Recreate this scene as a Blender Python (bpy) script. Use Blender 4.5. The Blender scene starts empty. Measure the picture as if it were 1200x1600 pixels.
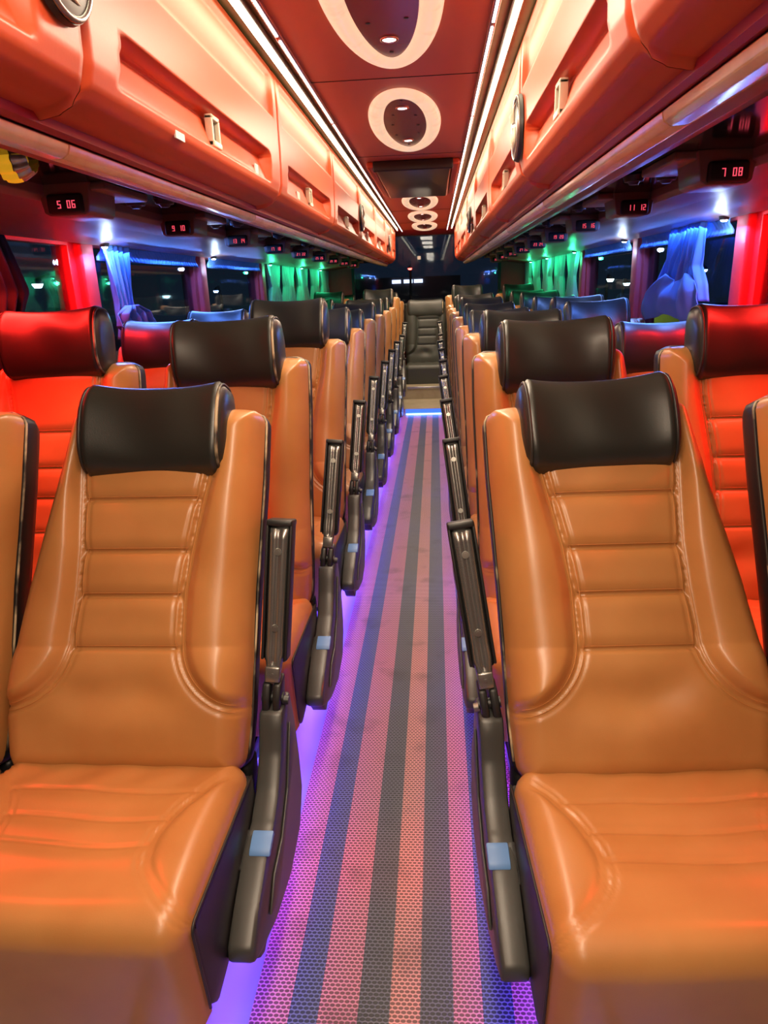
import bpy, bmesh, math, random
import numpy as np
from mathutils import Vector, Matrix
random.seed(4)
PI = math.pi
scene = bpy.context.scene
COL = scene.collection

# ------------------------------------------------------------------ camera
F, VP, ROLL = 1080.0, (680.0, 442.0), math.radians(.7)
CAM = np.array([.12, 0, 1.38])
v = np.array([(VP[0]-600)/F, (800-VP[1])/F, -1.]); v /= np.linalg.norm(v)
up = np.array([-math.sin(ROLL), math.cos(ROLL), 0.])
zz = up-np.dot(up, v)*v; zz /= np.linalg.norm(zz)
xx = np.cross(v, zz)
RT = np.array([xx, v, zz])
cd = bpy.data.cameras.new('camera')
cam = bpy.data.objects.new('camera', cd); COL.objects.link(cam)
cd.sensor_fit = 'VERTICAL'; cd.sensor_height = 24; cd.lens = F/1600*24
cd.clip_start = .02; cd.clip_end = 200
m4 = np.eye(4); m4[:3, :3] = RT; m4[:3, 3] = CAM
cam.matrix_world = Matrix(m4.tolist())
scene.camera = cam

# ------------------------------------------------------------------ view, world
vs = scene.view_settings
vs.view_transform = 'Standard'; vs.look = 'None'; vs.gamma = 1; vs.use_curve_mapping = False
vs.exposure = 0.35
w = bpy.data.worlds.new('night'); scene.world = w; w.use_nodes = True
w.node_tree.nodes['Background'].inputs[0].default_value = (.03, .045, .07, 1)
w.node_tree.nodes['Background'].inputs[1].default_value = .35

# ------------------------------------------------------------------ light levels
TUBE, RAIL, RING, SPOT = 6.5, 4.5, .5, 14.0
FLOORBLUE = 14.0

def area(name, loc, size, size_y, power, color, rot=(0, 0, 0), spread=PI):
    l = bpy.data.lights.new(name, 'AREA'); l.shape = 'RECTANGLE'
    l.size = size; l.size_y = size_y; l.energy = power; l.color = color; l.spread = spread
    o = bpy.data.objects.new(name, l); COL.objects.link(o); o.location = loc; o.rotation_euler = rot
    return o
WARM = (1.0, .80, .50)
for s in (-1, 1):
    # light of the two warm ceiling tubes
    area('tube_light', (s*.322, 3.3, 1.975), .03, 11.6, 8, WARM, (0, -s*math.radians(25), 0))
    # red, blue-white and green lights along the window tops
    area('red_window_light', (s*1.20, 1.80, 1.555), .05, .8, 11.0, (1, .02, .015), (0, s*math.radians(12), 0), math.radians(130))
    area('red_window_light', (s*1.13, 2.50, 1.56), .05, .2, 3.2, (1, .015, .015), (math.radians(30), s*math.radians(-25), 0), math.radians(120))
    area('blue_window_light', (s*1.20, 3.42, 1.555), .05, 1.4, 11.0, (.10, .26, 1), (0, s*math.radians(28), 0))
    area('blue_window_light', (s*1.20, 5.0, 1.555), .05, 1.1, 6.0, (.18, .35, 1), (0, s*math.radians(28), 0))
    area('green_window_light', (s*1.12, 6.6, 1.56), .05, 1.2, 2, (.02, 1, .35), (0, -s*math.radians(35), 0))
    area('green_window_light', (s*1.12, 8.1, 1.56), .05, 1.2, 1.4, (.02, 1, .35), (0, -s*math.radians(35), 0))
    # blue strip lights low under the aisle seats
    area('blue_floor_light', (s*.36, 4.15, .15), .03, 6.7, 42, (.17, .06, 1), (0, s*math.radians(-22), 0))

for y in (-1.6, -.35, .45, 1.80, 3.15, 5.96, 7.25, 8.42):
    # downlights of the oval ceiling lamps
    area('oval_lamp_light', (.008, y, 1.972), .16, .8, 10.5, (1, .80, .58))

# ------------------------------------------------------------------ materials
def mat(name, col, rough=.5, metal=0, bump=None, emit=None, coat=0, spec=None, var=None):
    m = bpy.data.materials.new(name); m.use_nodes = True
    nt = m.node_tree; b = nt.nodes['Principled BSDF']
    b.inputs['Base Color'].default_value = (*col, 1)
    b.inputs['Roughness'].default_value = rough; b.inputs['Metallic'].default_value = metal
    b.inputs['Coat Weight'].default_value = coat; b.inputs['Coat Roughness'].default_value = .24
    if spec is not None: b.inputs['Specular IOR Level'].default_value = spec
    if emit:
        b.inputs['Emission Color'].default_value = (*emit[0], 1); b.inputs['Emission Strength'].default_value = emit[1]
    tc = nt.nodes.new('ShaderNodeTexCoord')
    if var:   # (scale, other colour, low, high)
        n = nt.nodes.new('ShaderNodeTexNoise'); n.inputs['Scale'].default_value = var[0]; n.inputs['Detail'].default_value = 4
        nt.links.new(tc.outputs['Object'], n.inputs['Vector'])
        r = nt.nodes.new('ShaderNodeValToRGB')
        r.color_ramp.elements[0].position = var[2]; r.color_ramp.elements[1].position = var[3]
        r.color_ramp.elements[0].color = (*col, 1); r.color_ramp.elements[1].color = (*var[1], 1)
        nt.links.new(n.outputs['Fac'], r.inputs['Fac']); nt.links.new(r.outputs['Color'], b.inputs['Base Color'])
    if bump:  # (scale, strength, distance)
        n = nt.nodes.new('ShaderNodeTexNoise'); n.inputs['Scale'].default_value = bump[0]; n.inputs['Detail'].default_value = 3
        nt.links.new(tc.outputs['Object'], n.inputs['Vector'])
        bp = nt.nodes.new('ShaderNodeBump'); bp.inputs['Strength'].default_value = bump[1]; bp.inputs['Distance'].default_value = bump[2]
        nt.links.new(n.outputs['Fac'], bp.inputs['Height']); nt.links.new(bp.outputs['Normal'], b.inputs['Normal'])
    return m
TAN = mat('tan_leather', (.52, .232, .070), .38, bump=(420, .25, .0006), coat=.35, var=(5, (.44, .178, .048), .35, .7))
BLK = mat('black_leather', (.019, .020, .016), .38, bump=(420, .3, .0006), coat=.25)
SHELL = mat('black_vinyl', (.014, .014, .015), .42, bump=(300, .2, .0004))
THREAD = mat('tan_thread', (.58, .25, .07), .7)
PIPE = mat('worn_piping', (.03, .025, .02), .45, var=(9, (.50, .40, .24), .50, .62))
PIPEB = mat('black_piping', (.02, .018, .016), .4)
PLAS = mat('charcoal_plastic', (.050, .050, .047), .33, bump=(60, .08, .0005))
PAD = mat('armrest_rubber', (.016, .016, .016), .4)
CHAN = mat('armrest_channel_metal', (.27, .27, .255), .25, .75)
SCREW = mat('screw_steel', (.35, .34, .31), .3, .9)
BLUECLIP = mat('blue_clip', (.13, .28, .60), .4)
STEEL = mat('brushed_steel', (.5, .5, .5), .3, .9)
REDV = mat('salmon_red_panel', (.62, .095, .030), .40, bump=(180, .12, .0006), var=(3, (.56, .080, .026), .4, .7))
REDT = mat('dark_red_trim', (.35, .02, .03), .3)
CREAM = mat('cream_moulding', (.95, .82, .46), .25, bump=(30, .2, .002), var=(14, (.85, .68, .34), .45, .7))
LATCH = mat('cream_latch', (.62, .56, .42), .35)
BROWN = mat('brown_panel', (.22, .12, .09), .38, bump=(120, .1, .0005))
MIRROR = mat('dark_glossy_panel', (.035, .035, .04), .10, .75)
MAROON = mat('maroon_vinyl', (.48, .045, .055), .5, bump=(150, .1, .0005))
DKMAR = mat('dark_maroon_wall', (.10, .02, .02), .55, bump=(100, .1, .001))
CEIL = mat('ceiling_red_brown', (.52, .18, .09), .42, bump=(200, .06, .0004))
OVAL = mat('plum_gloss', (.22, .022, .040), .22)
RINGM = mat('pearl_ring', (.88, .80, .68), .22, emit=((1, .78, .50), RING), var=(9, (.5, .42, .3), .5, .75))
SLOT = mat('gilt_slot', (.30, .22, .09), .35, .4, var=(7, (.20, .14, .05), .4, .7))
CHROME = mat('pink_chrome', (.55, .35, .38), .2, .8)
HATCH = mat('dark_hatch_panel', (.05, .028, .025), .3, bump=(150, .06, .0005))
DARK = mat('dark_void', (.012, .012, .014), .5)
GREYL = mat('grey_black_leather', (.055, .058, .050), .45, bump=(300, .2, .0006))
FLOORM = mat('pale_floor_vinyl', (.26, .26, .30), .35, bump=(90, .08, .0006))
STEPM = mat('worn_step_vinyl', (.42, .34, .24), .45, var=(8, (.34, .27, .18), .4, .7))
FOOT = mat('lower_wall_carpet', (.05, .045, .05), .9, bump=(300, .4, .002))
CURT = mat('blue_curtain_cloth', (.09, .24, .58), .7, bump=(200, .15, .0006))
CURTD = mat('navy_curtain_cloth', (.006, .008, .020), .8, bump=(200, .15, .0006))
CURTG = mat('pale_curtain_cloth', (.30, .42, .45), .7, bump=(200, .15, .0006))
WHITE = mat('white_sticker', (.75, .72, .66), .5)
def emis(name, col, st): return mat(name, (.02, .02, .02), .4, emit=(col, st))
ETUBE = emis('warm_tube', (1, .84, .55), TUBE)
ERAIL = emis('white_dots', (1, .86, .82), RAIL)
ESPOT = emis('downlight_lens', (1, .85, .75), SPOT)
ERED = emis('red_led', (1, .02, .02), 6)
EBLUE = emis('blue_white_led', (.35, .55, 1), 12)
EGREEN = emis('green_led', (.05, 1, .45), 6)
EDIG = emis('red_digit', (1, .08, .13), .9)
EFLOOR = emis('floor_blue_led', (.08, .22, 1), FLOORBLUE)
EPUCK = emis('white_puck_lens', (.7, .82, 1), 40)

def carpet_material():
    m = bpy.data.materials.new('striped_mesh_mat'); m.use_nodes = True
    nt = m.node_tree; N = nt.nodes; L = nt.links; b = N['Principled BSDF']
    tc = N.new('ShaderNodeTexCoord'); sp = N.new('ShaderNodeSeparateXYZ'); L.new(tc.outputs['Object'], sp.inputs[0])
    def mth(op, a, b_=None, c=None):
        n = N.new('ShaderNodeMath'); n.operation = op
        for i, q in enumerate((a, b_, c)):
            if q is None: continue
            if isinstance(q, (int, float)): n.inputs[i].default_value = q
            else: L.new(q, n.inputs[i])
        return n.outputs[0]
    X, Y = sp.outputs[0], sp.outputs[1]
    # stripes
    x = mth('ADD', X, .265)
    fr = mth('DIVIDE', x, .65)
    ramp = N.new('ShaderNodeValToRGB'); ramp.color_ramp.interpolation = 'CONSTANT'
    PINK = (.72, .21, .31, 1); PINK2 = (.80, .29, .26, 1); BLU = (.045, .080, .24, 1); DRK = (.050, .056, .085, 1)
    edges = [(-.265, PINK), (-.190, BLU), (-.131, PINK), (-.052, DRK), (.011, PINK2), (.071, DRK), (.137, PINK), (.195, BLU), (.257, PINK), (.325, BLU)]
    cr = ramp.color_ramp
    for i, (p, c) in enumerate(edges):
        if i == 0: cr.elements.remove(cr.elements[1]); e = cr.elements[0]; e.position = 0.0
        else: e = cr.elements.new((p+.265)/.65)
        e.color = c
    L.new(fr, ramp.inputs['Fac'])
    # staggered holes
    px, py = .0115, .0085
    row = mth('FLOOR', mth('DIVIDE', Y, py))
    off = mth('MULTIPLY', mth('MODULO', row, 2.0), .5)
    u = mth('SUBTRACT', mth('FRACT', mth('ADD', mth('DIVIDE', x, px), off)), .5)
    vv = mth('SUBTRACT', mth('FRACT', mth('DIVIDE', Y, py)), .5)
    d = mth('SQRT', mth('ADD', mth('MULTIPLY', mth('MULTIPLY', u, u), .80), mth('MULTIPLY', vv, vv)))
    mr = N.new('ShaderNodeMapRange'); mr.inputs[1].default_value = .34; mr.inputs[2].default_value = .44
    L.new(d, mr.inputs[0]); web = mr.outputs[0]
    mix = N.new('ShaderNodeMix'); mix.data_type = 'RGBA'; mix.blend_type = 'MULTIPLY'
    mix.inputs[0].default_value = 1
    cmb = N.new('ShaderNodeMapRange'); cmb.inputs[3].default_value = .20; L.new(web, cmb.inputs[0])
    web_mix = N.new('ShaderNodeMix'); web_mix.data_type = 'RGBA'; web_mix.inputs[7].default_value = (.62, .58, .74, 1)
    wf = N.new('ShaderNodeMapRange'); wf.inputs[4].default_value = .15; L.new(web, wf.inputs[0]); L.new(wf.outputs[0], web_mix.inputs[0])
    L.new(ramp.outputs['Color'], web_mix.inputs[6])
    L.new(web_mix.outputs[2], mix.inputs[6]); L.new(cmb.outputs[0], mix.inputs[7])
    # worn dirt patches
    n = N.new('ShaderNodeTexNoise'); n.inputs['Scale'].default_value = 7; n.inputs['Detail'].default_value = 6; L.new(tc.outputs['Object'], n.inputs['Vector'])
    nr = N.new('ShaderNodeMapRange'); nr.inputs[1].default_value = .56; nr.inputs[2].default_value = .72; nr.inputs[3].default_value = 1; nr.inputs[4].default_value = .62
    L.new(n.outputs['Fac'], nr.inputs[0])
    mix2 = N.new('ShaderNodeMix'); mix2.data_type = 'RGBA'; mix2.blend_type = 'MULTIPLY'; mix2.inputs[0].default_value = 1
    L.new(mix.outputs[2], mix2.inputs[6]); L.new(nr.outputs[0], mix2.inputs[7])
    L.new(mix2.outputs[2], b.inputs['Base Color'])
    bp = N.new('ShaderNodeBump'); bp.inputs['Strength'].default_value = .6; bp.inputs['Distance'].default_value = .003
    L.new(web, bp.inputs['Height']); L.new(bp.outputs['Normal'], b.inputs['Normal'])
    b.inputs['Roughness'].default_value = .45
    return m
CARPET = carpet_material()

def glass_material(name, mixf, tint):
    m = bpy.data.materials.new(name); m.use_nodes = True
    nt = m.node_tree; N = nt.nodes; L = nt.links; N.remove(N['Principled BSDF'])
    t = N.new('ShaderNodeBsdfTransparent'); t.inputs[0].default_value = (*tint, 1)
    g = N.new('ShaderNodeBsdfGlossy'); g.inputs['Roughness'].default_value = .03; g.inputs[0].default_value = (.8, .85, .9, 1)
    mx = N.new('ShaderNodeMixShader'); mx.inputs[0].default_value = mixf
    L.new(t.outputs[0], mx.inputs[1]); L.new(g.outputs[0], mx.inputs[2]); L.new(mx.outputs[0], N['Material Output'].inputs[0])
    return m
GLASS = glass_material('tinted_window_glass', .13, (.6, .7, .76))
RGLASS = glass_material('rear_window_glass', .018, (.6, .68, .78))

# ------------------------------------------------------------------ object helpers
def mk(name, verts, faces, m, parent=None, smooth=True, loc=None):
    me = bpy.data.meshes.new(name); me.from_pydata([tuple(map(float, q)) for q in verts], [], faces)
    me.validate(); me.update()
    bm = bmesh.new(); bm.from_mesh(me); bmesh.ops.recalc_face_normals(bm, faces=bm.faces); bm.to_mesh(me); bm.free()
    for p in me.polygons: p.use_smooth = smooth
    me.materials.append(m)
    o = bpy.data.objects.new(name, me); COL.objects.link(o)
    if parent: o.parent = parent
    if loc: o.location = loc
    return o
class MB:
    def __init__(s): s.v = []; s.f = []
    def add(s, vs, fs):
        n = len(s.v); s.v += [tuple(q) for q in vs]; s.f += [tuple(i+n for i in f) for f in fs]; return s
    def box(s, x0, x1, y0, y1, z0, z1, b=0):
        if b <= 0:
            s.add([(x0,y0,z0),(x1,y0,z0),(x1,y1,z0),(x0,y1,z0),(x0,y0,z1),(x1,y0,z1),(x1,y1,z1),(x0,y1,z1)],
                  [(0,3,2,1),(4,5,6,7),(0,1,5,4),(1,2,6,5),(2,3,7,6),(3,0,4,7)]); return s
        bm = bmesh.new(); bmesh.ops.create_cube(bm, size=1)
        for q in bm.verts: q.co = ((x0+x1)/2+q.co.x*(x1-x0), (y0+y1)/2+q.co.y*(y1-y0), (z0+z1)/2+q.co.z*(z1-z0))
        bmesh.ops.bevel(bm, geom=list(bm.edges), offset=b, segments=3, affect='EDGES', profile=.5)
        bm.verts.index_update()
        s.add([tuple(q.co) for q in bm.verts], [tuple(q.index for q in f.verts) for f in bm.faces]); bm.free(); return s
    def tube(s, pts, r, n=8, closed=False):
        pts = [Vector(p) for p in pts]; k = len(pts); vs = []; fs = []
        prev = None
        for i, p in enumerate(pts):
            if closed: t = pts[(i+1) % k]-pts[i-1]
            else: t = pts[min(i+1, k-1)]-pts[max(i-1, 0)]
            t.normalize()
            if prev is None:
                a = Vector((0, 0, 1)) if abs(t.z) < .9 else Vector((1, 0, 0))
                u = t.cross(a).normalized()
            else:
                u = (prev-t*prev.dot(t)).normalized()
            prev = u; w_ = t.cross(u)
            rr = r[i] if isinstance(r, (list, tuple)) else r
            for j in range(n):
                a = 2*PI*j/n; vs.append(p+u*math.cos(a)*rr+w_*math.sin(a)*rr)
        kk = k if closed else k-1
        for i in range(kk):
            for j in range(n):
                fs.append((i*n+j, i*n+(j+1) % n, ((i+1) % k)*n+(j+1) % n, ((i+1) % k)*n+j))
        if not closed: fs += [tuple(range(n))[::-1], tuple((k-1)*n+j for j in range(n))]
        return s.add(vs, fs)
    def prism(s, poly, x0, x1, axis='x', b=0):
        """polygon in the plane normal to axis, extruded between x0 and x1, with a small bevel b"""
        def mp(a, p, q):
            return (a, p, q) if axis == 'x' else ((p, a, q) if axis == 'y' else (p, q, a))
        bm = bmesh.new()
        vs = [bm.verts.new(mp(x0, *p)) for p in poly]; f = bm.faces.new(vs)
        r = bmesh.ops.extrude_face_region(bm, geom=[f])
        d = mp(x1-x0, 0, 0)
        for g in r['geom']:
            if isinstance(g, bmesh.types.BMVert): g.co += Vector(d)
        bmesh.ops.recalc_face_normals(bm, faces=bm.faces)
        if b: bmesh.ops.bevel(bm, geom=list(bm.edges), offset=b, segments=2, affect='EDGES', profile=.5)
        bm.verts.index_update()
        s.add([tuple(q.co) for q in bm.verts], [tuple(q.index for q in f.verts) for f in bm.faces]); bm.free(); return s
    def disc(s, c, nrm, r, h, n=20, r2=None):
        c = Vector(c); nrm = Vector(nrm).normalized(); r2 = r if r2 is None else r2
        a = Vector((0, 0, 1)) if abs(nrm.z) < .9 else Vector((1, 0, 0))
        u = nrm.cross(a).normalized(); w_ = nrm.cross(u); vs = []
        for (hh, rr) in ((0, r), (h, r2)):
            for j in range(n):
                t = 2*PI*j/n; vs.append(c+nrm*hh+u*math.cos(t)*rr+w_*math.sin(t)*rr)
        fs = [(j, (j+1) % n, n+(j+1) % n, n+j) for j in range(n)]+[tuple(range(n))[::-1], tuple(n+j for j in range(n))]
        return s.add(vs, fs)
    def o(s, name, m, parent=None, smooth=False, loc=None):
        ob = mk(name, s.v, s.f, m, parent, smooth is True, loc)
        if smooth == 'auto':
            for p in ob.data.polygons: p.use_smooth = True
            ob.data.set_sharp_from_angle(angle=math.radians(40))
        return ob
def tag(o, label=None, cat=None, group=None, kind=None):
    if label: o['label'] = label
    if cat: o['category'] = cat
    if group: o['group'] = group
    if kind: o['kind'] = kind
    return o
def empty(name, loc, label, cat, group=None, rz=0):
    o = bpy.data.objects.new(name, None); COL.objects.link(o); o.location = loc; o.rotation_euler.z = rz
    o.empty_display_size = .05
    return tag(o, label, cat, group)
def copy_tree(o, parent=None):
    c = o.copy(); COL.objects.link(c)
    if parent: c.parent = parent
    for ch in list(o.children): copy_tree(ch, c)
    return c
def grid(nu, nv, fn):
    vs = [fn(i/(nu-1), j/(nv-1)) for j in range(nv) for i in range(nu)]
    fs = [(j*nu+i, j*nu+i+1, (j+1)*nu+i+1, (j+1)*nu+i) for j in range(nv-1) for i in range(nu-1)]
    return vs, fs
def struct(o): o['kind'] = 'structure'; return o

# ================================================================== BUS SHELL
Y0, Y1 = -2.2, 9.35
WX = 1.27
struct(MB().box(-1.34, 1.34, Y0, 7.56, -.06, 0).o('floor', FLOORM))
fl2 = MB(); fl2.box(-1.34, 1.34, 7.56, 8.25, -.06, .075); fl2.box(-1.34, 1.34, 8.25, Y1, -.06, .215)
struct(fl2.o('trim_1', STEPM))
struct(MB().box(-.225, .225, 8.235, 8.262, .195, .222, .004).o('trim_2', STEEL, smooth='auto'))
led = MB().box(-.215, .205, 7.545, 7.556, .012, .026).o('step_light', EFLOOR)
tag(led, 'bright blue light strip across the foot of the rear step', 'light strip')
hous = MB().box(-.22, .21, 7.553, 7.562, .030, .072).o('housing', emis('blue_diffuser', (.03, .12, 1), 1.6), led)
for s, nm in ((-1, 'left'), (1, 'right')):
    a, b_ = sorted((s*1.33, s*1.38))
    struct(MB().box(a, b_, Y0, Y1, -.06, 1.0).o('wall_'+nm, FOOT))
    a, b_ = sorted((s*1.255, s*1.38))
    struct(MB().box(a, b_, Y0, Y1, .96, 1.02, .008).o('window_sill_'+nm if 0 else ('trim_3' if s < 0 else 'trim_4'), MAROON, smooth='auto'))
    a, b_ = sorted((s*1.24, s*1.38))
    struct(MB().box(a, b_, Y0, Y1, 1.60, 2.12).o('trim_5' if s < 0 else 'trim_6', DKMAR))
struct(MB().box(-1.38, 1.38, Y0-.05, Y0, -.06, 2.12).o('wall_front', DKMAR))
# rear wall around the rear window
rw = MB()
rw.box(-1.38, 1.38, Y1, Y1+.05, -.06, 1.08); rw.box(-1.38, 1.38, Y1, Y1+.05, 1.98, 2.2)
rw.box(-1.38, -.95, Y1, Y1+.05, 1.08, 1.98); rw.box(.95, 1.38, Y1, Y1+.05, 1.08, 1.98)
struct(rw.o('wall_back', MAROON))
fr = MB()
fr.box(-.95, .95, Y1-.012, Y1+.03, 1.08, 1.12); fr.box(-.95, .95, Y1-.012, Y1+.03, 1.95, 1.98)
fr.box(-.95, -.915, Y1-.012, Y1+.03, 1.12, 1.95); fr.box(.915, .95, Y1-.012, Y1+.03, 1.12, 1.95)
rwn = struct(fr.o('window_1', DARK))
MB().box(-.915, .915, Y1+.005, Y1+.012, 1.12, 1.95).o('glass', RGLASS, rwn)
st = MB().box(-.10, -.06, Y1-.004, Y1-.0005, 1.67, 1.71).o('sticker', WHITE)
tag(st, 'small square white sticker on the dark rear window glass', 'sticker')

# ceiling
struct(MB().box(-.262, .262, Y0, 9.02, 1.997, 2.03).o('ceiling', CEIL))
hd = MB(); hd.prism([(9.02, 2.0), (9.02, 2.12), (9.36, 2.12), (9.36, 1.955)], -.40, .40)
struct(hd.o('trim_7', MAROON))
seams = MB()
for y in (-.9, .43, 2.485, 3.86, 5.42, 6.66, 7.96): seams.box(-.262, .262, y, y+.004, 1.9955, 1.999)
struct(seams.o('trim_8', DARK))
struct(MB().box(-1.38, 1.38, Y0, Y1, 2.10, 2.14).o('trim_9', DARK))
for s, nm in ((-1, 'left'), (1, 'right')):
    # gilt channel between ceiling panel and rack, with the lamp strips
    ch = MB()
    def L_(x0, x1, z0, z1):
        a, b_ = sorted((s*x0, s*x1)); ch.box(a, b_, Y0, 9.02, z0, z1)
    L_(.278, .375, 2.02, 2.035)
    struct(ch.o('trim_10' if s < 0 else 'trim_11', SLOT))
    lt = empty('ceiling_light_strip', (s*.325, 0, 1.995), 'long warm white light tube along the %s side of the ceiling, beside the lockers' % nm, 'light', 'ceiling light tubes')
    tb = MB()
    for y in np.arange(Y0+.05, 8.9, 1.85): tb.tube([(0, y, 0), (0, min(y+1.83, 9.0), 0)], .0062, 10)
    tb.o('tube', ETUBE, lt, True)
    MB().box(-.014, .014, Y0+.02, 9.01, .009, .022, .003).o('tube_holder', CHAN, lt)
    rl = empty('dotted_light_rail', (s*.270, 0, 1.990), 'thin chrome rail of tiny white light dots at the %s edge of the ceiling panel' % nm, 'light', 'dotted light rails')
    MB().box(-.009, .009, Y0, 9.02, -.006, .012, .004).o('rail', CHROME, rl, smooth='auto')
    dd = MB()
    y = .6
    while y < 9.0:
        if (y % 1.0) > .03: dd.box(-.0035, .0035, y, y+.0085, -.0085, -.0055)
        y += .0155
    tag(dd.o('light_dots', ERAIL, rl), kind='stuff')

# oval ceiling lamps
def oval_lamp(yc, label):
    t = empty('oval_ceiling_light', (.008, yc, 1.997), label, 'ceiling light', 'oval ceiling lights')
    n, k = 72, 12; vs, fs = [], []
    A, B, rw_, h = .113, .50, .030, .022
    for i in range(n):
        a = 2*PI*i/n; cx, cy = math.cos(a), math.sin(a)
        wf = rw_*(1+.35*abs(cy)**2)
        for j in range(k):
            b = PI*j/(k-1); off = math.cos(b)
            vs.append(((A+wf*off)*cx, (B+wf*off)*cy, -h*math.sin(b)))
    for i in range(n):
        for j in range(k-1):
            fs.append((i*k+j, i*k+j+1, ((i+1) % n)*k+j+1, ((i+1) % n)*k+j))
    mk('ring', vs, fs, RINGM, t)
    p = [( .090*math.cos(2*PI*i/n), .478*math.sin(2*PI*i/n)) for i in range(n)]
    MB().prism(p, -.006, -.001, 'z').o('oval_panel', OVAL, t)
    h_ = MB()
    for (x, y) in ((-.045, .18), (.05, .16), (-.05, -.02), (.052, .0), (.045, -.17), (-.04, -.19), (.0, .41), (.0, -.40)): h_.disc((x, y, -.0064), (0, 0, -1), .006, .0012, 10)
    h_.o('vent_holes', DARK, t)
    for y in (-.30, .30):
        d = MB().tube([(.021*math.cos(2*PI*i/20), y+.021*math.sin(2*PI*i/20), -.008) for i in range(20)], .004, 8, True).o('downlight', CHROME, t, True)
        MB().disc((0, y, -.0065), (0, 0, -1), .017, .003, 20).o('lens', ESPOT, d)
    return t
oval_lamp(1.80, 'nearest oval cream ring light, partly cut off at the top of the view')
oval_lamp(3.15, 'oval cream ring light just in front of the dark ceiling hatch')
oval_lamp(5.96, 'oval cream ring light just behind the dark ceiling hatch')
oval_lamp(7.25, 'small far oval ring light, middle of the three beyond the hatch')
oval_lamp(8.42, 'farthest oval ring light, at the end of the ceiling by the rear window')
oval_lamp(.45, 'oval cream ring light overhead, above the front of the aisle')
ht = empty('ceiling_hatch', (.01, 4.66, 1.997), 'dark brown rectangular ceiling hatch with orange side strips', 'ceiling hatch')
MB().box(-.20, .20, -.62, .62, -.045, 0, .012).o('hatch_panel', HATCH, ht, smooth='auto')
for s in (-1, 1):
    a, b_ = sorted((s*.205, s*.245)); MB().box(a, b_, -.64, .64, -.03, 0, .008).o('side_strip', REDV, ht, smooth='auto')
MB().box(-.21, .21, -.655, -.625, -.05, 0, .006).o('front_edge', DARK, ht, smooth='auto')

# ------------------------------------------------------------------ overhead lockers
PROF = [(.370, 2.012), (.361, 1.985), (.360, 1.93), (.360, 1.87), (.360, 1.80), (.361, 1.74), (.363, 1.695), (.371, 1.668), (.388, 1.650), (.412, 1.639), (.440, 1.634), (.458, 1.632)]
def profile(tq):
    P_ = np.array(PROF); seg = np.hypot(*np.diff(P_, axis=0).T); c = np.concatenate([[0], np.cumsum(seg)])
    L_ = tq*c[-1]
    x = np.interp(L_, c, P_[:, 0]); z = np.interp(L_, c, P_[:, 1])
    e = .004
    x2 = np.interp(L_+e, c, P_[:, 0]); z2 = np.interp(L_+e, c, P_[:, 1]); x1 = np.interp(L_-e, c, P_[:, 0]); z1 = np.interp(L_-e, c, P_[:, 1])
    tx, tz = x2-x1, z2-z1; n = math.hypot(tx, tz)
    return x, z, tz/n, -tx/n      # outward normal (towards aisle and down)
def sstep(a, b, x):
    t = max(0., min(1., (x-a)/(b-a))); return t*t*(3-2*t)
def locker_door(parent, s, ya, yb, latch=True, stickers=()):
    Ln = yb-ya
    nu, nv = int(Ln/.011), 78
    def fn(u, vq):
        y = ya+u*Ln; x, z, nx, nz = profile(vq)
        e = min(y-ya, yb-y); h = 0
        h -= .010*(1-sstep(0, .012, e))                      # rounded joint to the next door
        # upper shallow field
        iny = sstep(.055, .085, y-ya)*sstep(.055, .075, yb-y)
        h -= .011*iny*sstep(1.868, 1.878, z)*(1-sstep(1.975, 1.99, z))
        # wedge-shaped grip pocket, deepest under its top edge
        a, b = ya+.10, yb-.13
        cor = .035
        yy = sstep(a, a+.014, y-(.03*(z-1.68)/.09))*sstep(0, .014, b-y)
        if 1.66 < z < 1.79:
            tp = sstep(1.684, 1.690, z)*(1-sstep(1.757, 1.764, z))
            wed = .010+.030*(z-1.684)/.075
            dx = min(y-a, b-y)
            if dx < cor and z > 1.762-cor:
                if (cor-dx)**2+(z-(1.762-cor))**2 > cor**2: tp = 0
            h -= yy*tp*max(wed, 0)
        return (s*(x-nx*0+(-nx)*0+0) if 0 else s*(x+(-1)*(-h)*(-1)*abs(nx)) if 0 else s*(x-h*1.0*(1 if nx < 0 else -1)*abs(nx)), y, z-h*nz)
    vs, fs = grid(nu, nv, fn)
    d = mk('door', vs, fs, REDV, parent)
    if latch:
        lm = (ya+yb)/2-.01
        l = MB(); 
        xs = .372
        def B_(x0, x1, *r):
            p, q = sorted((s*x0, s*x1)); l.box(p, q, *r)
        B_(xs-.003, xs+.014, lm-.030, lm-.021, 1.690, 1.752, .002); B_(xs-.003, xs+.014, lm+.021, lm+.030, 1.690, 1.752, .002)
        B_(xs-.003, xs+.014, lm-.030, lm+.030, 1.744, 1.754, .002); B_(xs-.005, xs+.014, lm-.030, lm+.030, 1.688, 1.702, .003)
        lo = l.o('latch', LATCH, d, smooth='auto')
        q = MB()
        p_, q_ = sorted((s*(xs+.006), s*(xs+.016)))
        q.box(p_, q_, lm-.022, lm+.022, 1.70, 1.746); q.o('latch_recess', SLOT, lo) if 0 else None
        q.o('latch_paddle', CHAN, d)
    for (y, z, w_, h_) in stickers:
        xo = .3615+(.010+.030*(z-1.684)/.075) if z > 1.69 else .3705; p_, q_ = sorted((s*(xo-.0015), s*(xo+.002))); MB().box(p_, q_, y-w_/2, y+w_/2, z-h_/2, z+h_/2).o('sticker', WHITE, d)
    return d
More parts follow.
